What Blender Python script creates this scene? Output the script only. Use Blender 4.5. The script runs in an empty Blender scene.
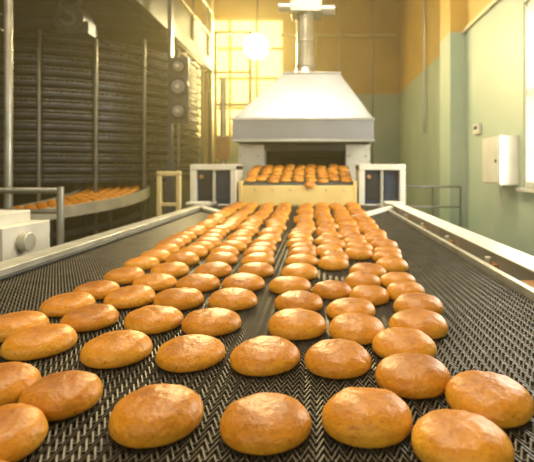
import bpy, bmesh, math, random
from mathutils import Vector, Matrix, noise
random.seed(7)
sc = bpy.context.scene
sc.view_settings.view_transform = 'Standard'
sc.view_settings.look = 'None'

# ------------------------------------------------------------------ materials
def mat(name, c1, c2=None, rough=0.5, metal=0.0, scale=6.0, bump=0.0, bscale=60.0, emit=None, estr=0.0, detail=4):
    m = bpy.data.materials.new(name); m.use_nodes = True
    nt = m.node_tree; N = nt.nodes; L = nt.links
    b = N['Principled BSDF']
    b.inputs['Roughness'].default_value = rough
    b.inputs['Metallic'].default_value = metal
    geo = N.new('ShaderNodeNewGeometry')
    if c2 is None: c2 = tuple(x*0.85 for x in c1)
    no = N.new('ShaderNodeTexNoise'); no.inputs['Scale'].default_value = scale; no.inputs['Detail'].default_value = detail
    L.new(geo.outputs['Position'], no.inputs['Vector'])
    r = N.new('ShaderNodeValToRGB')
    r.color_ramp.elements[0].position = 0.35; r.color_ramp.elements[1].position = 0.65
    r.color_ramp.elements[0].color = (*c1, 1); r.color_ramp.elements[1].color = (*c2, 1)
    L.new(no.outputs['Fac'], r.inputs['Fac']); L.new(r.outputs['Color'], b.inputs['Base Color'])
    if bump > 0:
        n2 = N.new('ShaderNodeTexNoise'); n2.inputs['Scale'].default_value = bscale
        L.new(geo.outputs['Position'], n2.inputs['Vector'])
        bp = N.new('ShaderNodeBump'); bp.inputs['Strength'].default_value = bump; bp.inputs['Distance'].default_value = 0.01
        L.new(n2.outputs['Fac'], bp.inputs['Height']); L.new(bp.outputs['Normal'], b.inputs['Normal'])
    if emit:
        b.inputs['Emission Color'].default_value = (*emit, 1); b.inputs['Emission Strength'].default_value = estr
    return m

M_steel = mat('stainless', (.45,.45,.44), (.36,.36,.35), .32, .75, 3)
M_hood = mat('hood_steel', (.27,.28,.31), (.21,.22,.25), .38, .6, 2)
M_duct = mat('duct_steel', (.42,.41,.37), (.29,.28,.25), .3, .7, 5)
M_post = mat('tower_post_steel', (.24,.23,.21), (.16,.155,.15), .35, .7, 5)
M_white = mat('white_enamel', (.66,.64,.57), (.55,.53,.46), .4, 0, 5)
M_cream = mat('cream_panel', (.80,.62,.26), (.68,.50,.19), .5, 0, 4)
M_rail = mat('rail_steel', (.58,.56,.48), (.42,.40,.33), .35, .4, 8)
M_dark = mat('dark_steel', (.022,.026,.036), (.04,.04,.045), .45, .6, 5)
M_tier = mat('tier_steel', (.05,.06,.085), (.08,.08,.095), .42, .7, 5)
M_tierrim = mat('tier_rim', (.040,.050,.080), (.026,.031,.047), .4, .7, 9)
M_tieredge = mat('tier_edge', (.24,.24,.25), (.15,.15,.16), .35, .8, 9)
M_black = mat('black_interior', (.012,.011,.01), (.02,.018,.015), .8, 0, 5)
M_wire = mat('belt_wire', (.135,.115,.088), (.08,.07,.054), .46, .5, 14)
M_bed = mat('belt_bed', (.022,.019,.016), (.034,.030,.026), .7, 0, 10)
M_yelpost = mat('yellow_paint', (.62,.50,.24), (.5,.40,.2), .45, .1, 5)
M_rust = mat('rust_brown', (.42,.22,.09), (.30,.15,.07), .6, .1, 12)
M_floor = mat('floor_concrete', (.12,.105,.085), (.08,.07,.06), .45, 0, 1.6, .15, 25)
M_ceil = mat('ceiling_paint', (.42,.33,.16), (.30,.24,.13), .8, 0, 1.2)
M_blue = mat('blue_glass', (.05,.07,.13), (.03,.04,.08), .2, .2, 5)
M_frame = mat('window_frame_paint', (.70,.62,.42), (.55,.48,.3), .5, 0, 4)
M_pane_w = mat('window_pane_warm', (.9,.8,.5), None, .4, 0, 1, emit=(1,.78,.28), estr=1.5)
M_pane_r = mat('window_pane_day', (.9,.9,.9), None, .4, 0, 1, emit=(1,.98,.88), estr=3.2)
M_lamp = mat('lamp_lens', (1,.95,.8), None, .3, 0, 1, emit=(1,.93,.62), estr=30)
M_tube = mat('tube_lens', (1,1,1), None, .3, 0, 1, emit=(1,.95,.85), estr=3)
M_rubber = mat('black_plastic', (.02,.02,.02), (.03,.03,.03), .5)

def wall_mat(name):
    m = bpy.data.materials.new(name); m.use_nodes = True
    nt = m.node_tree; N = nt.nodes; L = nt.links; b = N['Principled BSDF']
    b.inputs['Roughness'].default_value = .42
    geo = N.new('ShaderNodeNewGeometry'); sep = N.new('ShaderNodeSeparateXYZ')
    L.new(geo.outputs['Position'], sep.inputs[0])
    gt = N.new('ShaderNodeMath'); gt.operation = 'GREATER_THAN'; gt.inputs[1].default_value = 2.95
    L.new(sep.outputs['Z'], gt.inputs[0])
    no = N.new('ShaderNodeTexNoise'); no.inputs['Scale'].default_value = 1.5; no.inputs['Detail'].default_value = 6
    L.new(geo.outputs['Position'], no.inputs['Vector'])
    def ramp(a, c):
        r = N.new('ShaderNodeValToRGB'); r.color_ramp.elements[0].position=.3; r.color_ramp.elements[1].position=.7
        r.color_ramp.elements[0].color=(*a,1); r.color_ramp.elements[1].color=(*c,1)
        L.new(no.outputs['Fac'], r.inputs['Fac']); return r
    lo = ramp((.29,.39,.32),(.39,.46,.37)); hi = ramp((.46,.28,.045),(.56,.36,.07))
    mx = N.new('ShaderNodeMix'); mx.data_type='RGBA'
    L.new(gt.outputs[0], mx.inputs[0]); L.new(lo.outputs[0], mx.inputs[6]); L.new(hi.outputs[0], mx.inputs[7])
    L.new(mx.outputs[2], b.inputs['Base Color'])
    return m
M_wall = wall_mat('two_tone_wall_paint')

def cookie_mat():
    m = bpy.data.materials.new('gingerbread_crust'); m.use_nodes = True
    nt = m.node_tree; N = nt.nodes; L = nt.links; b = N['Principled BSDF']
    b.inputs['Roughness'].default_value = .40
    b.inputs['Specular IOR Level'].default_value = .45
    at = N.new('ShaderNodeAttribute'); at.attribute_name = 'bake'
    sep = N.new('ShaderNodeSeparateColor'); L.new(at.outputs['Color'], sep.inputs[0])
    geo = N.new('ShaderNodeNewGeometry')
    no = N.new('ShaderNodeTexNoise'); no.inputs['Scale'].default_value = 28; no.inputs['Detail'].default_value = 7; no.inputs['Roughness'].default_value=.65
    L.new(geo.outputs['Position'], no.inputs['Vector'])
    a1 = N.new('ShaderNodeMath'); a1.operation='MULTIPLY_ADD'; a1.inputs[1].default_value=1.1; L.new(no.outputs['Fac'], a1.inputs[0]); L.new(sep.outputs[0], a1.inputs[2])
    a2 = N.new('ShaderNodeMath'); a2.operation='MULTIPLY_ADD'; a2.inputs[1].default_value=.35; L.new(sep.outputs[1], a2.inputs[0]); L.new(a1.outputs[0], a2.inputs[2])
    r = N.new('ShaderNodeValToRGB'); e = r.color_ramp.elements
    e[0].position=.28; e[0].color=(.80,.42,.040,1)
    e[1].position=1.0; e[1].color=(.25,.074,.005,1)
    x=e.new(.62); x.color=(.56,.222,.011,1)
    sc_ = N.new('ShaderNodeMath'); sc_.operation='MULTIPLY'; sc_.inputs[1].default_value=.49
    L.new(a2.outputs[0], sc_.inputs[0]); L.new(sc_.outputs[0], r.inputs['Fac'])
    n3 = N.new('ShaderNodeTexNoise'); n3.inputs['Scale'].default_value=210; n3.inputs['Detail'].default_value=3
    L.new(geo.outputs['Position'], n3.inputs['Vector'])
    r3 = N.new('ShaderNodeValToRGB'); r3.color_ramp.elements[0].position=.30; r3.color_ramp.elements[0].color=(.74,.66,.56,1)
    r3.color_ramp.elements[1].position=.45; r3.color_ramp.elements[1].color=(1,1,1,1)
    L.new(n3.outputs['Fac'], r3.inputs['Fac'])
    mx = N.new('ShaderNodeMix'); mx.data_type='RGBA'; mx.blend_type='MULTIPLY'; mx.inputs[0].default_value=1
    L.new(r.outputs[0], mx.inputs[6]); L.new(r3.outputs[0], mx.inputs[7]); L.new(mx.outputs[2], b.inputs['Base Color'])
    n4 = N.new('ShaderNodeTexNoise'); n4.inputs['Scale'].default_value=85; n4.inputs['Detail'].default_value=7
    L.new(geo.outputs['Position'], n4.inputs['Vector'])
    bp = N.new('ShaderNodeBump'); bp.inputs['Strength'].default_value=.5; bp.inputs['Distance'].default_value=.005
    L.new(n4.outputs['Fac'], bp.inputs['Height']); L.new(bp.outputs[0], b.inputs['Normal'])
    return m
M_cookie = cookie_mat()

# ------------------------------------------------------------------ mesh builder
class MB:
    def __init__(s, name):
        s.name=name; s.v=[]; s.f=[]; s.fm=[]; s.mats=[]
    def mi(s, m):
        if m not in s.mats: s.mats.append(m)
        return s.mats.index(m)
    def add(s, vs, fs, m):
        o=len(s.v); s.v += [tuple(x) for x in vs]; k=s.mi(m)
        for f in fs: s.f.append([o+i for i in f]); s.fm.append(k)
    def hexa(s, b, t, m):
        s.add(list(b)+list(t), [(3,2,1,0),(4,5,6,7),(0,1,5,4),(1,2,6,5),(2,3,7,6),(3,0,4,7)], m)
    def box(s, x0,x1,y0,y1,z0,z1, m):
        s.hexa([(x0,y0,z0),(x1,y0,z0),(x1,y1,z0),(x0,y1,z0)],[(x0,y0,z1),(x1,y0,z1),(x1,y1,z1),(x0,y1,z1)], m)
    def bar(s, p0, p1, w, h, m):
        p0=Vector(p0); p1=Vector(p1); d=(p1-p0).normalized()
        up=Vector((0,0,1)) if abs(d.z)<.95 else Vector((0,1,0))
        a=d.cross(up).normalized()*w/2; b=a.cross(d).normalized()*h/2
        s.hexa([p0-a-b,p0+a-b,p0+a+b,p0-a+b],[p1-a-b,p1+a-b,p1+a+b,p1-a+b], m)
    def cyl(s, p0, p1, r, m, seg=14, r2=None):
        if r2 is None: r2=r
        p0=Vector(p0); p1=Vector(p1); d=(p1-p0).normalized()
        up=Vector((0,0,1)) if abs(d.z)<.95 else Vector((1,0,0))
        a=d.cross(up).normalized(); b=d.cross(a).normalized()
        vs=[]
        for p,rr in((p0,r),(p1,r2)):
            for i in range(seg):
                t=2*math.pi*i/seg; vs.append(p+a*math.cos(t)*rr+b*math.sin(t)*rr)
        fs=[(i,(i+1)%seg,seg+(i+1)%seg,seg+i) for i in range(seg)]
        fs.append(tuple(reversed(range(seg)))); fs.append(tuple(range(seg,2*seg)))
        s.add(vs,fs,m)
    def ring(s, cx,cy,r0,r1,z0,z1,m,seg=96,a0=0,a1=360, dz=0):
        full = abs(a1-a0)>=360 and dz==0
        n=seg if full else seg+1
        vs=[]
        for i in range(n):
            t=math.radians(a0+(a1-a0)*i/seg); c,sn=math.cos(t),math.sin(t); q=dz*i/seg
            vs += [(cx+c*r0,cy+sn*r0,z0+q),(cx+c*r1,cy+sn*r1,z0+q),(cx+c*r1,cy+sn*r1,z1+q),(cx+c*r0,cy+sn*r0,z1+q)]
        fs=[]
        for i in range(seg):
            a=4*i; b=4*((i+1)%n)
            for k in range(4): fs.append((a+k,a+(k+1)%4,b+(k+1)%4,b+k))
        if not full:
            fs.append((0,1,2,3)); e=4*(n-1); fs.append((e+3,e+2,e+1,e))
        s.add(vs,fs,m)
    def path(s, pts, r, m, seg=10):
        for a,b in zip(pts,pts[1:]): s.cyl(a,b,r,m,seg)
    def done(s, parent=None, bevel=0, smooth=True):
        me=bpy.data.meshes.new(s.name); me.from_pydata(s.v,[],s.f)
        for m in s.mats: me.materials.append(m)
        me.polygons.foreach_set('material_index', s.fm)
        bm=bmesh.new(); bm.from_mesh(me); bmesh.ops.recalc_face_normals(bm,faces=bm.faces); bm.to_mesh(me); bm.free()
        if smooth:
            me.polygons.foreach_set('use_smooth',[True]*len(me.polygons)); me.set_sharp_from_angle(angle=math.radians(35))
        o=bpy.data.objects.new(s.name,me); sc.collection.objects.link(o)
        if parent: o.parent=parent
        if bevel:
            bv=o.modifiers.new('bevel','BEVEL'); bv.width=bevel; bv.segments=2; bv.limit_method='ANGLE'
        return o

def empty(name, loc=(0,0,0)):
    e=bpy.data.objects.new(name,None); sc.collection.objects.link(e); return e

# ------------------------------------------------------------------ room shell
YB=10.0; XR=1.75; XL=-8.0; ZC=5.6; YF=-2.5
b=MB('floor'); b.box(XL,XR+.2,YF,YB+.2,-.1,0,M_floor); b.done()
b=MB('ceiling'); b.box(XL,XR+.2,YF,YB+.2,ZC,ZC+.1,M_ceil); b.done()
b=MB('wall_left'); b.box(XL-.2,XL,YF,YB+.2,0,ZC,M_wall); b.done()
b=MB('wall_front'); b.box(XL,XR+.2,YF-.2,YF,0,ZC,M_wall); b.done()
wx0,wx1,wz0,wz1=-3.1,-.75,2.0,4.6
b=MB('wall_back')
b.box(XL,wx0,YB,YB+.2,0,ZC,M_wall); b.box(wx1,XR+.2,YB,YB+.2,0,ZC,M_wall)
b.box(wx0,wx1,YB,YB+.2,0,wz0,M_wall); b.box(wx0,wx1,YB,YB+.2,wz1,ZC,M_wall); b.done()
b=MB('window_1')
b.box(wx0,wx1,YB+.10,YB+.12,wz0,wz1,M_pane_w)
for i in range(5):
    x=wx0+(wx1-wx0)*i/4; b.box(x-.03,x+.03,YB+.02,YB+.10,wz0,wz1,M_yelpost)
for i in range(5):
    z=wz0+(wz1-wz0)*i/4; b.box(wx0,wx1,YB+.03,YB+.10,z-.03,z+.03,M_yelpost)
b.done()
ry0,ry1,rz0,rz1=2.2,3.92,1.15,2.72
b=MB('wall_right')
b.box(XR,XR+.2,ry1,YB,0,ZC,M_wall); b.box(XR,XR+.2,YF,ry0,0,ZC,M_wall)
b.box(XR,XR+.2,ry0,ry1,0,rz0,M_wall); b.box(XR,XR+.2,ry0,ry1,rz1,ZC,M_wall)
b.box(XR-.17,XR,5.5,5.95,0,ZC,M_wall)
b.done()
b=MB('window_2')
b.box(XR+.12,XR+.14,ry0,ry1,rz0,rz1,M_pane_r)
for i in range(4):
    y=ry0+(ry1-ry0)*i/3; b.box(XR+.01,XR+.11,y-.025,y+.025,rz0,rz1,M_white)
for z in (rz0+.025,1.95,rz1-.025): b.box(XR+.02,XR+.11,ry0,ry1,z-.025,z+.025,M_white)
b.box(XR-.05,XR+.12,ry0-.03,ry1+.03,rz0-.03,rz0,M_white)
b.done()
b=MB('trim_1'); b.box(XR-.03,XR-.001,-2,5.5,2.93,2.97,M_frame); b.done()
b=MB('baseboard_right'); b.box(XR-.02,XR-.001,-2,5.5,0.001,.12,M_frame); b.done()

b=MB('electrical_box')
b.box(XR-.17,XR-.002,4.0,4.42,1.17,1.60,M_white); b.box(XR-.18,XR-.17,4.02,4.40,1.19,1.58,M_white)
b.cyl((XR-.19,4.06,1.38),(XR-.17,4.06,1.38),.014,M_rubber)
b.box(XR-.12,XR-.05,3.998,4.0,1.3,1.45,M_white)
b.cyl((XR-.08,4.2,1.17),(XR-.08,4.2,0.9),.012,M_white); b.done(bevel=.006)
b=MB('thermostat'); b.box(XR-.035,XR-.001,4.92,5.10,1.69,1.80,M_white); b.box(XR-.038,XR-.035,4.96,5.06,1.74,1.78,M_blue); b.done(bevel=.004)

# ------------------------------------------------------------------ main conveyor
BX0,BX1,BY0,BY1=-.86,.50,-.25,3.93
conv=empty('mesh_belt_conveyor')
pitch=.0165; row=.0145; amp=.0088; rr=.0017
n=int((BX1-BX0)/pitch)
pts=[]
for i in range(2*n+1):
    pts.append(Vector((BX0+i*pitch/2, BY0+(amp if i%2 else -amp), 1.0-rr*1.3+(.0012 if i%2 else -.0012))))
vs=[];fs=[]
for i,p in enumerate(pts):
    for k in range(4):
        t=math.pi/4+k*math.pi/2
        vs.append((p.x, p.y+math.cos(t)*rr*2.0, p.z+math.sin(t)*rr*1.2))
    if i:
        for k in range(4):
            a=4*(i-1)+k; c=4*(i-1)+(k+1)%4; fs.append((a,c,c+4,a+4))
o0=len(vs)
for x in (BX0,BX1):
    for k in range(4):
        t=math.pi/4+k*math.pi/2
        vs.append((x,BY0+row/2+math.cos(t)*rr*.9,1.0-.005+math.sin(t)*rr*.9))
for k in range(4): fs.append((o0+k,o0+(k+1)%4,o0+4+(k+1)%4,o0+4+k))
me=bpy.data.meshes.new('wire_belt'); me.from_pydata(vs,[],fs); me.materials.append(M_wire)
ob=bpy.data.objects.new('wire_belt',me); sc.collection.objects.link(ob); ob.parent=conv
ar=ob.modifiers.new('rows','ARRAY'); ar.use_relative_offset=False; ar.use_constant_offset=True
ar.constant_offset_displace=(0,row,0); ar.count=int((BY1-BY0)/row)

b=MB('belt_bed'); b.box(BX0,BX1,BY0,BY1,.955,.985,M_bed)
b.box(BX0+.03,BX1-.03,BY0,BY1,.70,.72,M_bed)
for i in range(8):
    b.cyl((BX0,.1+i*.52,.935),(BX1,.1+i*.52,.935),.02,M_dark)
b.cyl((BX0,BY1-.02,.93),(BX1,BY1-.02,.93),.055,M_dark,20)
b.done(parent=conv)
b=MB('side_frame')
b.box(BX0-.055,BX0-.005,BY0,BY1,.86,1.022,M_rail); b.box(BX0-.075,BX0+.0,BY0,BY1,1.022,1.03,M_rail)
b.box(BX0-.004,BX0+.012,BY0,BY1,1.003,1.010,M_dark)
b.box(BX1+.004,BX1+.022,BY0,BY1,.86,1.014,M_rail)
b.box(BX1+.075,BX1+.15,BY0,BY1,.88,1.030,M_rail)
b.box(BX1+.065,BX1+.16,BY0,BY1,1.030,1.036,M_white)
for i in range(9):
    y=.05+i*.47
    b.box(BX1+.022,BX1+.075,y,y+.05,.90,1.0,M_rust)
    b.cyl((BX1+.05,y+.025,1.0),(BX1+.05,y+.025,1.02),.012,M_rail,8)
    b.cyl((BX0-.075,y,.94),(BX0-.055,y,.94),.018,M_rail,10)
b.box(BX1+.022,BX1+.073,1.00,1.22,.96,1.008,M_rust)
for y in (.0,1.25,2.5,3.75):
    for x in (BX0-.05,BX1+.09):
        b.box(x,x+.05,y,y+.05,.0,.88,M_rail)
        b.cyl((x+.025,y+.025,0),(x+.025,y+.025,.03),.05,M_dark)
    b.box(BX0,BX1+.1,y+.01,y+.04,.35,.39,M_rail)
    b.box(BX0,BX1+.1,y+.01,y+.04,.88,.915,M_rail)
b.done(parent=conv, bevel=.002)
b=MB('guide_fences')
b.bar((.22,2.75,1.015),(.60,3.60,1.015),.05,.022,M_white)
b.bar((-.66,3.08,1.015),(-.96,3.62,1.015),.05,.022,M_white)
b.box(-1.02,-.86,3.55,3.68,1.03,1.05,M_white); b.box(.52,.66,3.52,3.66,1.036,1.05,M_white)
b.done(parent=conv, bevel=.003)

# ------------------------------------------------------------------ cookies
prof=[(0,0),(.86,0),(.94,.04),(.99,.13),(1.0,.24),(.992,.36),(.965,.48),(.915,.60),(.845,.715),(.75,.81),(.62,.895),(.46,.95),(.30,.985),(.15,1.0),(0,1.005)]
class Cookies:
    def __init__(s): s.v=[];s.f=[];s.c=[]
    def add(s,x,y,z,R,h,seg=28,rot=None,lump=True):
        o=len(s.v); p1,p2=random.random()*6.28,random.random()*6.28; tone=random.random()
        e1=random.uniform(.0,.03); e2=random.uniform(0,.018); tx,ty=random.uniform(-.07,.07),random.uniform(-.07,.07)
        sd=Vector((random.random()*50,random.random()*50,random.random()*50))
        def put(px,py,pz,t,rad):
            if lump and pz>0:
                nn=noise.noise(Vector((px,py,pz))*38+sd)+.5*noise.noise(Vector((px,py,pz))*90+sd)
                pz*=1+.06*nn; px*=1+.014*nn; py*=1+.014*nn
            q=Vector((px,py,pz))
            if rot: q=rot@q
            s.v.append((x+q.x,y+q.y,z+q.z)); s.c.append((t,tone,rad,1))
        put(0,0,0,0,0)
        for (r,zz) in prof[1:-1]:
            for i in range(seg):
                a=2*math.pi*i/seg; k=R*r*(1+e1*math.cos(2*a+p1)+e2*math.cos(3*a+p2))
                put(k*math.cos(a),k*math.sin(a),zz*h*(1+(tx*math.cos(a)+ty*math.sin(a))*r),zz**1.3,r)
        put(0,0,h*1.005,1,0)
        m=len(prof)-2
        for i in range(seg):
            j=(i+1)%seg
            s.f.append((o,o+1+j,o+1+i))
            for k in range(m-1):
                a=o+1+k*seg; s.f.append((a+i,a+j,a+seg+j,a+seg+i))
            a=o+1+(m-1)*seg; s.f.append((a+i,a+j,o+1+m*seg))
    def done(s,name,parent=None):
        me=bpy.data.meshes.new(name); me.from_pydata(s.v,[],s.f); me.materials.append(M_cookie)
        ca=me.color_attributes.new('bake','FLOAT_COLOR','POINT')
        ca.data.foreach_set('color',[q for c in s.c for q in c])
        me.polygons.foreach_set('use_smooth',[True]*len(me.polygons))
        ob=bpy.data.objects.new(name,me); sc.collection.objects.link(ob)
        if parent: ob.parent=parent
        return ob

C=Cookies()
near=[(-.428,.612),(-.345,.496),(-.305,.395),(-.328,.590),(-.190,.544),(-.060,.529),(.0575,.540),(.152,.488),(.216,.582),
(-.466,.771),(-.3236,.741),(-.201,.728),(-.0825,.716),(.0306,.705),(.1326,.649),(.1417,.758),(.187,.858),(.212,.970),
(-.557,.846),(-.445,.898),(-.316,.886),(-.2014,.874),(-.039,.857),(.071,.835),
(-.534,.985),(-.425,1.04),(-.3095,1.024),(-.189,1.024),(-.042,1.006),(.0676,.951),(.118,1.056),(.205,1.083),
(-.529,1.10),(-.418,1.181),(-.3055,1.171),(-.190,1.175),(-.070,1.15),(.035,1.105),(.115,1.18),(.207,1.20),
(-.524,1.248),(-.4246,1.318),(-.300,1.318),(-.177,1.322),(-.051,1.291),(.056,1.245),(.142,1.31),(.222,1.385)]
placed=[]
for x,y in near:
    if min([math.hypot(x-a,y-c) for a,c in placed] or [1])<.088: continue
    placed.append((x,y))
colN=[-.535,-.425,-.305,-.185,-.058,.050,.145,.235]
colF=[-.66,-.53,-.40,-.27,-.10,.03,.155,.285]
offs=[.02,.07,.075,.07,.05,.0,.06,.0]
for j in range(8):
    y=1.40+offs[j]
    while y<3.84:
        t=(y-1.4)/2.45
        x=colN[j]*(1-t)+colF[j]*t+random.uniform(-.012,.012); yy=y+random.uniform(-.012,.012)
        if min(math.hypot(x-a,yy-c) for a,c in placed)>.09: placed.append((x,yy))
        y+=.114
for x,y in placed:
    s_=random.uniform(.96,1.05)
    dmin=min(math.hypot(x-a,y-c) for a,c in placed if (a,c)!=(x,y))
    R=min(.0528*s_, dmin*.5*1.0)
    if R<.0465: R=.0465
    C.add(x,y,1.0,R,.0340*random.uniform(.92,1.08), 44 if y<1.2 else 20)
C.done('gingerbread_cookies')

# ------------------------------------------------------------------ tunnel oven + infeed
ov=MB('tunnel_oven')
ov.box(-.83,-.56,4.78,4.98,0,1.565,M_white); ov.box(.29,.54,4.78,4.98,0,1.565,M_white)
ov.box(-.56,.29,4.78,4.95,1.50,1.565,M_dark); ov.box(-.56,.29,4.78,4.95,0,1.05,M_white)
ov.box(-.83,-.66,4.95,8.2,0,1.565,M_white); ov.box(.40,.54,4.95,8.2,0,1.565,M_white)
ov.box(-.66,.40,4.95,8.2,1.52,1.565,M_black); ov.box(-.66,.40,8.1,8.2,0,1.52,M_black)
ov.box(-.66,.40,4.95,8.1,.9,1.05,M_black)
ov.box(-.66,-.655,4.95,8.1,1.05,1.52,M_black); ov.box(.395,.40,4.95,8.1,1.05,1.52,M_black)
for x in (-.80,-.62,.33,.50): ov.cyl((x,4.765,1.45),(x,4.78,1.45),.012,M_steel,8)
ov.done(bevel=.004)
h=MB('extraction_hood')
x0,x1,y0,y1=-.84,.545,4.5,5.9; z0,z1,z2=1.58,1.80,2.33
t=.02
h.box(x0,x1,y0,y0+t,z0,z1,M_hood); h.box(x0,x1,y1-t,y1,z0,z1,M_hood)
h.box(x0,x0+t,y0+t,y1-t,z0,z1,M_hood); h.box(x1-t,x1,y0+t,y1-t,z0,z1,M_hood)
tx0,tx1,ty0,ty1=-.375,.235,4.92,5.5
B=[(x0,y0,z1),(x1,y0,z1),(x1,y1,z1),(x0,y1,z1)]; T=[(tx0,ty0,z2),(tx1,ty0,z2),(tx1,ty1,z2),(tx0,ty1,z2)]
h.hexa(B,T,M_hood)
h.box(x0-.012,x1+.012,y0-.012,y1+.012,z1-.012,z1+.012,M_steel)
h.box(x0-.012,x1+.012,y0-.012,y0+.0,z0-.004,z0+.02,M_steel)
h.box(tx0-.01,tx1+.01,ty0-.01,ty1+.01,z2-.005,z2+.02,M_steel)
cx,cy=-.14,5.15
h.cyl((cx,cy,z2),(cx,cy,z2+.10),.15,M_duct,28,.10)
h.cyl((cx,cy,z2+.1),(cx,cy,3.05),.098,M_duct,28)
for z in (2.45,2.72,2.98): h.cyl((cx,cy,z),(cx,cy,z+.02),.108,M_steel,28)
h.box(cx-.16,cx+.18,cy-.16,cy+.18,3.03,3.15,M_duct)
h.cyl((cx,cy,3.15),(cx,cy,3.30),.15,M_duct,28,.12)
h.cyl((cx,cy,3.30),(cx,cy,ZC),.12,M_duct,28)
h.cyl((cx+.18,cy,3.09),(cx+.33,cy,3.09),.06,M_steel,18)
h.cyl((cx-.30,cy,3.12),(cx-.16,cy,3.12),.05,M_steel,18)
h.done(bevel=.003)

f=MB('discharge_conveyor')
sy0,sz0,sy1,sz1=4.05,1.185,4.74,1.34
f.hexa([(-.66,sy0,sz0-.03),(.31,sy0,sz0-.03),(.31,sy1,sz1-.03),(-.66,sy1,sz1-.03)],[(-.66,sy0,sz0),(.31,sy0,sz0),(.31,sy1,sz1),(-.66,sy1,sz1)],M_bed)
f.cyl((-.66,sy0,sz0-.022),(.31,sy0,sz0-.022),.022,M_dark,14)
f.hexa([(-.67,4.0,1.0),(.32,4.0,1.0),(.32,4.03,1.0),(-.67,4.03,1.0)],[(-.67,4.005,1.165),(.32,4.005,1.165),(.32,4.03,1.165),(-.67,4.03,1.165)],M_cream)
f.box(-.67,.32,4.0,4.03,.85,1.0,M_cream)
f.box(-.69,-.66,4.0,4.74,.9,1.20,M_cream); f.box(.31,.34,4.0,4.74,.9,1.20,M_cream)
for x in (-.69,.29):
    for y in (4.05,4.66): f.box(x,x+.05,y,y+.05,0,.92,M_rail)
for i in range(6): f.cyl((-.55+i*.155,3.998,1.13),(-.55+i*.155,4.004,1.13),.01,M_rail,8)
fo=f.done(bevel=.003)
slope=math.atan2(sz1-sz0,sy1-sy0); rot=Matrix.Rotation(slope,3,'X')
C2=Cookies()
for r_ in range(5):
    d=.06+r_*.135
    for j in range(9):
        x=-.61+j*.108+random.uniform(-.010,.010)
        dd=d+random.uniform(-.02,.02)+(.03 if j%2 else 0)
        C2.add(x,sy0+dd*math.cos(slope),sz0+dd*math.sin(slope)+.0005,.050,.032,20,rot)
C2.add(-.07,4.02,1.165,.048,.032,20,Matrix.Rotation(math.radians(38),3,'X'))
C2.done('fed_gingerbread_cookies',fo)

def cab(x0,x1):
    c=MB('drive_cabinet')
    y0,y1=3.99,4.35
    for (a,w) in ((x0,.05),(x1-.05,.05)):
        c.box(a,a+w,y0,y1,0,1.34,M_white)
    c.box(x0,x1,y0-.005,y1,1.30,1.35,M_white); c.box(x0,x1,y0,y1,.9,1.0,M_white)
    c.box(x0+.05,x1-.05,y0+.06,y1,1.0,1.30,M_blue)
    m=(x0+x1)/2
    c.box(m-.012,m+.012,y0+.03,y0+.06,1.0,1.30,M_rail)
    c.box(x0+.07,m-.03,y0+.05,y0+.06,1.04,1.26,M_dark); c.box(m+.03,x1-.07,y0+.05,y0+.06,1.04,1.26,M_blue)
    c.cyl((x0+.09,y0+.02,1.24),(x0+.09,y0+.06,1.24),.018,M_rust)
    c.box(x0+.05,x1-.05,y0+.05,y1,0,.9,M_white)
    c.done(bevel=.004)
cab(-1.11,-.71); cab(.355,.76)

# ------------------------------------------------------------------ spiral cooling tower
TX,TY,TR=-4.2,8.0,2.05
tw=MB('spiral_cooling_tower')
nt_=14; zb=1.16; dz=.143
for k in range(nt_):
    z=zb+k*dz
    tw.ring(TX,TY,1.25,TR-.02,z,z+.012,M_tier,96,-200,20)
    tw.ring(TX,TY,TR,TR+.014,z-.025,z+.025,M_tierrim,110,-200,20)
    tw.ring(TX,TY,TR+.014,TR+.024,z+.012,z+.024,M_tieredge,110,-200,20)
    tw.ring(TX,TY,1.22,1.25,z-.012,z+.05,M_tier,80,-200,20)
    tw.ring(TX,TY,TR-.012,TR,z+.060,z+.072,M_tieredge,110,-200,20)
    for i in range(130):
        a=math.radians(-200+220*i/130); c,s_=math.cos(a),math.sin(a)
        p=Vector((TX+c*(TR-.006),TY+s_*(TR-.006),z+.025))
        tw.bar(p,p+Vector((0,0,.04)),.022,.008,M_tier)
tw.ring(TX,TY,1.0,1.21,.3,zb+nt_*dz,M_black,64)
for a in (-170,-140,-117,-92,-74,-56,-38,-20,10):
    t_=math.radians(a); x,y=TX+math.cos(t_)*(TR+.07),TY+math.sin(t_)*(TR+.07)
    tw.cyl((x,y,0),(x,y,3.2),.026,M_post,12)
    for k in range(0,nt_):
        z=zb+k*dz-.035
        tw.bar((x,y,z),(TX+math.cos(t_)*1.3,TY+math.sin(t_)*1.3,z),.02,.02,M_tier)
EX,EY=-4.1,6.2; ez=.68; A0,A1,DZ=-115,55,.44
tw.ring(EX,EY,.85,1.66,ez-.03,ez,M_bed,64,A0,A1,DZ)
tw.ring(EX,EY,1.68,1.72,ez-.10,ez+.03,M_rail,72,A0,A1,DZ)
tw.ring(EX,EY,.80,.84,ez-.10,ez+.03,M_rail,48,A0,A1,DZ)
tw.ring(EX,EY,1.60,1.66,ez-.32,ez-.26,M_dark,64,A0,A1,DZ)
for a in (-105,-75,-45,-20,5,35):
    t_=math.radians(a); q=DZ*(a-A0)/(A1-A0)
    for r_ in (.86,1.66):
        tw.cyl((EX+math.cos(t_)*r_,EY+math.sin(t_)*r_,0),(EX+math.cos(t_)*r_,EY+math.sin(t_)*r_,ez-.03+q),.025,M_dark,10)
two=tw.done()
C3=Cookies()
for li,r_ in enumerate((.93,1.05,1.17,1.29,1.41,1.53)):
    n_=int(math.radians(165)*r_/.118)
    for i in range(n_):
        a=math.radians(-112)+i*.118/r_+random.uniform(-.004,.004)
        C3.add(EX+math.cos(a)*r_,EY+math.sin(a)*r_,ez+DZ*(math.degrees(a)-A0)/(A1-A0)-.002,.054,.036,12,None,False)
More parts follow.
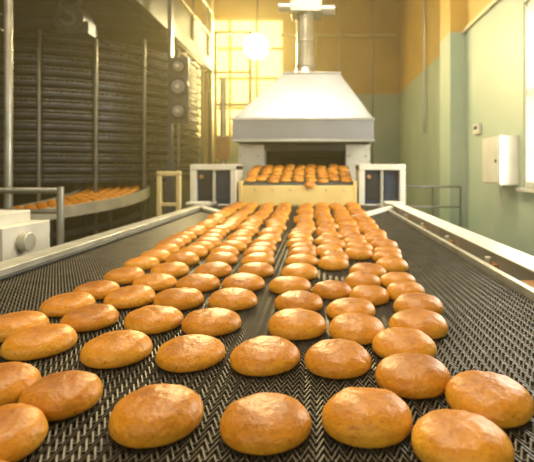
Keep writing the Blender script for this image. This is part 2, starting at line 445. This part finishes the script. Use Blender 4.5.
C3.done('cooling_gingerbread_cookies',two)

# mezzanine
m=MB('mezzanine_walkway')
ZM=3.25
m.box(-7.9,-2.15,4.4,9.2,ZM+.12,ZM+.16,M_dark)
m.box(-2.17,-2.08,4.4,9.2,ZM,ZM+.20,M_dark)
m.box(-7.9,-2.08,4.36,4.40,ZM,ZM+.20,M_dark)
for i in range(8):
    y=4.45+i*.64; m.box(-7.9,-2.17,y,y+.06,ZM,ZM+.12,M_tier)
for i in range(7):
    x=-7.4+i*.85; m.box(x,x+.05,4.4,9.2,ZM+.02,ZM+.10,M_dark)
for (x0_,y0_,x1_,y1_) in ((-7.5,4.6,-5.0,9.0),(-5.0,4.6,-2.3,9.0),(-5.0,9.0,-2.3,4.6)):
    m.bar((x0_,y0_,ZM+.06),(x1_,y1_,ZM+.06),.05,.05,M_post)
for i in range(5):
    y=4.5+i*1.1; m.cyl((-2.12,y,ZM+.2),(-2.12,y,ZM+1.2),.02,M_post,8)
m.cyl((-2.12,4.4,ZM+1.2),(-2.12,9.2,ZM+1.2),.02,M_post,8); m.cyl((-2.12,4.4,ZM+.7),(-2.12,9.2,ZM+.7),.015,M_post,8)
m.box(-2.16,-2.14,4.4,9.2,ZM+.2,ZM+.65,M_dark)
m.done()
# air blower with duct slung beneath the walkway
fd=MB('overhead_air_duct')
fd.cyl((-6.5,5.35,3.02),(-2.95,5.35,3.02),.085,M_dark,20)
for x in (-6,-5.2,-4.4,-3.7): fd.cyl((x,5.35,3.02),(x+.03,5.35,3.02),.10,M_post,20)
for x in (-5.8,-4.2,-3.0): fd.box(x-.01,x+.01,5.34,5.36,3.09,ZM,M_post)
fd.cyl((-2.83,5.22,3.02),(-2.83,5.46,3.02),.17,M_tier,26); fd.cyl((-2.83,5.20,3.02),(-2.83,5.22,3.02),.09,M_post,20)
fd.cyl((-2.83,5.12,3.02),(-2.83,5.20,3.02),.05,M_dark,14); fd.box(-2.80,-2.62,5.25,5.42,2.86,3.0,M_tier)
fd.done()
m=MB('mezzanine_post')
m.cyl((-2.13,9.1,0),(-2.13,9.1,ZM-.01),.04,M_tier,12); m.cyl((-2.13,9.1,0),(-2.13,9.1,.02),.1,M_tier,12); m.cyl((-2.13,9.1,ZM-.03),(-2.13,9.1,ZM-.01),.08,M_tier,12); m.done()
p=MB('chain_drive')
p.box(-1.93,-1.88,5.9,6.0,1.35,ZC,M_tier)
for z,r_ in ((2.62,.10),(2.36,.13),(2.05,.11)):
    p.cyl((-1.78,5.86,z),(-1.78,5.90,z),r_,M_dark,22); p.cyl((-1.78,5.83,z),(-1.78,5.86,z),r_*.65,M_tieredge,22)
    p.cyl((-1.78,5.80,z),(-1.78,5.95,z),.025,M_rail,12)
p.box(-1.90,-1.66,5.90,5.94,1.9,2.75,M_tier); p.box(-1.95,-1.86,5.88,6.02,0,1.4,M_tier)
p.done(bevel=.003)

p=MB('support_post'); p.cyl((-2.86,4.25,0),(-2.86,4.25,ZC),.035,M_duct,16); p.cyl((-2.86,4.25,0),(-2.86,4.25,.02),.09,M_duct,16)
p.cyl((-2.86,4.25,3.1),(-2.86,4.25,3.16),.06,M_tier,16); p.done()
g=MB('guard_rail')
g.cyl((-3.2,3.0,1.165),(-1.68,3.0,1.165),.020,M_duct,12); g.cyl((-3.2,3.0,1.03),(-1.68,3.0,1.03),.016,M_duct,12)
for x in (-3.1,-2.4,-1.68): g.cyl((x,3.0,0),(x,3.0,1.19 if x>-2 else 1.165),.022,M_duct,12); g.cyl((x,3,0),(x,3,.015),.06,M_duct,12)
g.done()
g=MB('tube_bracket_frame')
for x in (-1.31,-1.15): g.box(x-.018,x+.018,3.78,3.82,0,1.27,M_yelpost)
g.box(-1.328,-1.132,3.78,3.82,1.25,1.29,M_yelpost); g.box(-1.31,-1.15,3.785,3.815,1.0,1.03,M_yelpost); g.done(bevel=.006)
g=MB('gear_motor_unit')
ox=-.10
g.box(-1.62+ox,-1.16+ox,1.85,2.2,.0,.93,M_white)
g.box(-1.55+ox,-1.135+ox,1.80,2.12,.93,1.07,M_white)
g.box(-1.50+ox,-1.20+ox,1.84,2.08,1.07,1.12,M_white)
g.cyl((-1.22+ox,1.78,1.00),(-1.22+ox,1.80,1.00),.035,M_dark,18); g.cyl((-1.135+ox,1.92,1.0),(-1.10+ox,1.92,1.0),.04,M_rail,18)
g.cyl((-1.30+ox,1.95,1.12),(-1.30+ox,1.95,1.15),.022,M_rubber,16)
for i in range(5): g.box(-1.50+ox,-1.30+ox,1.795,1.80,.955+i*.022,.965+i*.022,M_dark)
g.done(bevel=.01)

g=MB('hand_rail')
g.cyl((.95,5.0,1.12),(1.55,5.0,1.12),.013,M_post,10); g.cyl((.95,5.0,.9),(1.55,5.0,.9),.011,M_post,10)
for x in (.95,1.25,1.55): g.cyl((x,5,0),(x,5,1.12),.013,M_post,10)
g.done()

g=MB('wall_conduits')
for x,y,r_ in ((.95,8.0,.014),(-.05,9.93,.03),(.45,9.93,.02)):
    g.cyl((x,y,0),(x,y,ZC),r_,M_tier if r_<.015 else M_yelpost,10)
for y in (7.4,): g.cyl((XR-.04,y,1.9 if y<8 else 0),(XR-.04,y,ZC),.016,M_duct,10)
g.cyl((-.8,9.9,4.2),(1.7,9.9,4.2),.04,M_yelpost,12); g.done()
g=MB('hanging_cable')
g.path([(-3.2,5.75,3.24),(-2.9,5.7,3.05),(-2.6,5.7,2.85),(-2.3,5.75,2.65),(-2.0,5.80,2.5),(-1.96,5.85,2.4)],.010,M_rubber,8); g.done()

g=MB('roof_column')
g.box(-2.35,-2.15,9.3,9.5,0,ZC,M_yelpost); g.done()
g=MB('pipe_rack')
for x in (-1.95,-1.3): g.box(x,x+.06,8.6,8.66,0,3.9,M_yelpost)
for z in (1.4,1.9,2.5,3.1,3.85): g.box(-1.95,-1.24,8.6,8.66,z,z+.05,M_yelpost)
g.cyl((-1.75,8.5,0),(-1.75,8.5,3.0),.06,M_duct,12); g.box(-1.86,-1.64,8.4,8.6,1.5,1.9,M_rust)
g.done()
g=MB('high_bay_lamp')
lx,ly,lz=-1.06,7.9,3.42
d=(Vector((-.2,0.5,1.6))-Vector((lx,ly,lz))).normalized(); c0=Vector((lx,ly,lz))
g.cyl(c0,c0-d*.22,.22,M_dark,28,.10); g.cyl(c0-d*.22,c0-d*.38,.09,M_dark,18)
g.cyl(c0+d*.002,c0+d*.02,.205,M_lamp,28)
g.cyl(c0-d*.3,(lx,ly+.3,ZC),.012,M_dark,8); g.done()

def area(name,loc,rot_,sx,sy,e,col):
    l=bpy.data.lights.new(name,'AREA'); l.shape='RECTANGLE'; l.size=sx; l.size_y=sy; l.energy=e; l.color=col
    o=bpy.data.objects.new(name,l); o.location=loc; o.rotation_euler=rot_; sc.collection.objects.link(o); return o
for (x,y) in ((-.2,1.2),(-.2,4.0),(-3.5,3.0)):
    g=MB('ceiling_lamp'); g.box(x-.8,x+.8,y-.15,y+.15,4.6,4.68,M_white); g.box(x-.76,x+.76,y-.12,y+.12,4.59,4.60,M_tube)
    for q in (-.6,.6): g.cyl((x+q,y,4.68),(x+q,y,ZC),.01,M_dark,6)
    g.done()
    area('lamp_light',(x,y,4.57),(0,0,0),1.5,.25,112 if x>-1 else 45,(1,.86,.57))
area('window_light_day',(XR-.08,(ry0+ry1)/2,(rz0+rz1)/2),(0,math.radians(90),0),rz1-rz0,ry1-ry0,62,(1,.96,.80))
area('window_light_warm',(-2.0,YB-.1,3.3),(math.radians(-78),0,0),2.0,2.4,290,(1,.78,.32))
area('front_fill_light',(-2.0,YF+.1,2.6),(math.radians(80),0,0),6.5,3.0,120,(1,.88,.66))  # added fill behind the camera, replaces ambient light; the front wall is windowless
l=bpy.data.lights.new('flood','SPOT'); l.energy=680; l.color=(1,.80,.38); l.spot_size=math.radians(120); l.shadow_soft_size=.2
o=bpy.data.objects.new('flood_light',l); o.location=c0+d*.05; sc.collection.objects.link(o)
o.rotation_euler=d.to_track_quat('-Z','Y').to_euler()

w=bpy.data.worlds.new('world'); sc.world=w; w.use_nodes=True
nt=w.node_tree
nt.nodes['Background'].inputs[0].default_value=(1,.90,.70,1); nt.nodes['Background'].inputs[1].default_value=.3
pv=nt.nodes.new('ShaderNodeVolumeScatter'); pv.inputs['Color'].default_value=(1,.84,.44,1); pv.inputs['Density'].default_value=.015; pv.inputs['Anisotropy'].default_value=.65
nt.links.new(pv.outputs[0],nt.nodes['World Output'].inputs['Volume'])

cam=bpy.data.cameras.new('camera'); co=bpy.data.objects.new('camera',cam); sc.collection.objects.link(co)
co.location=(0,0,1.3); co.rotation_euler=(math.radians(90),0,0)
cam.sensor_width=36; cam.lens=460/534*36
cam.shift_x=-(318-267)/534; cam.shift_y=-(231-170)/534
cam.clip_start=.02
cam.dof.use_dof=True; cam.dof.focus_distance=.8; cam.dof.aperture_fstop=6.5
sc.camera=co
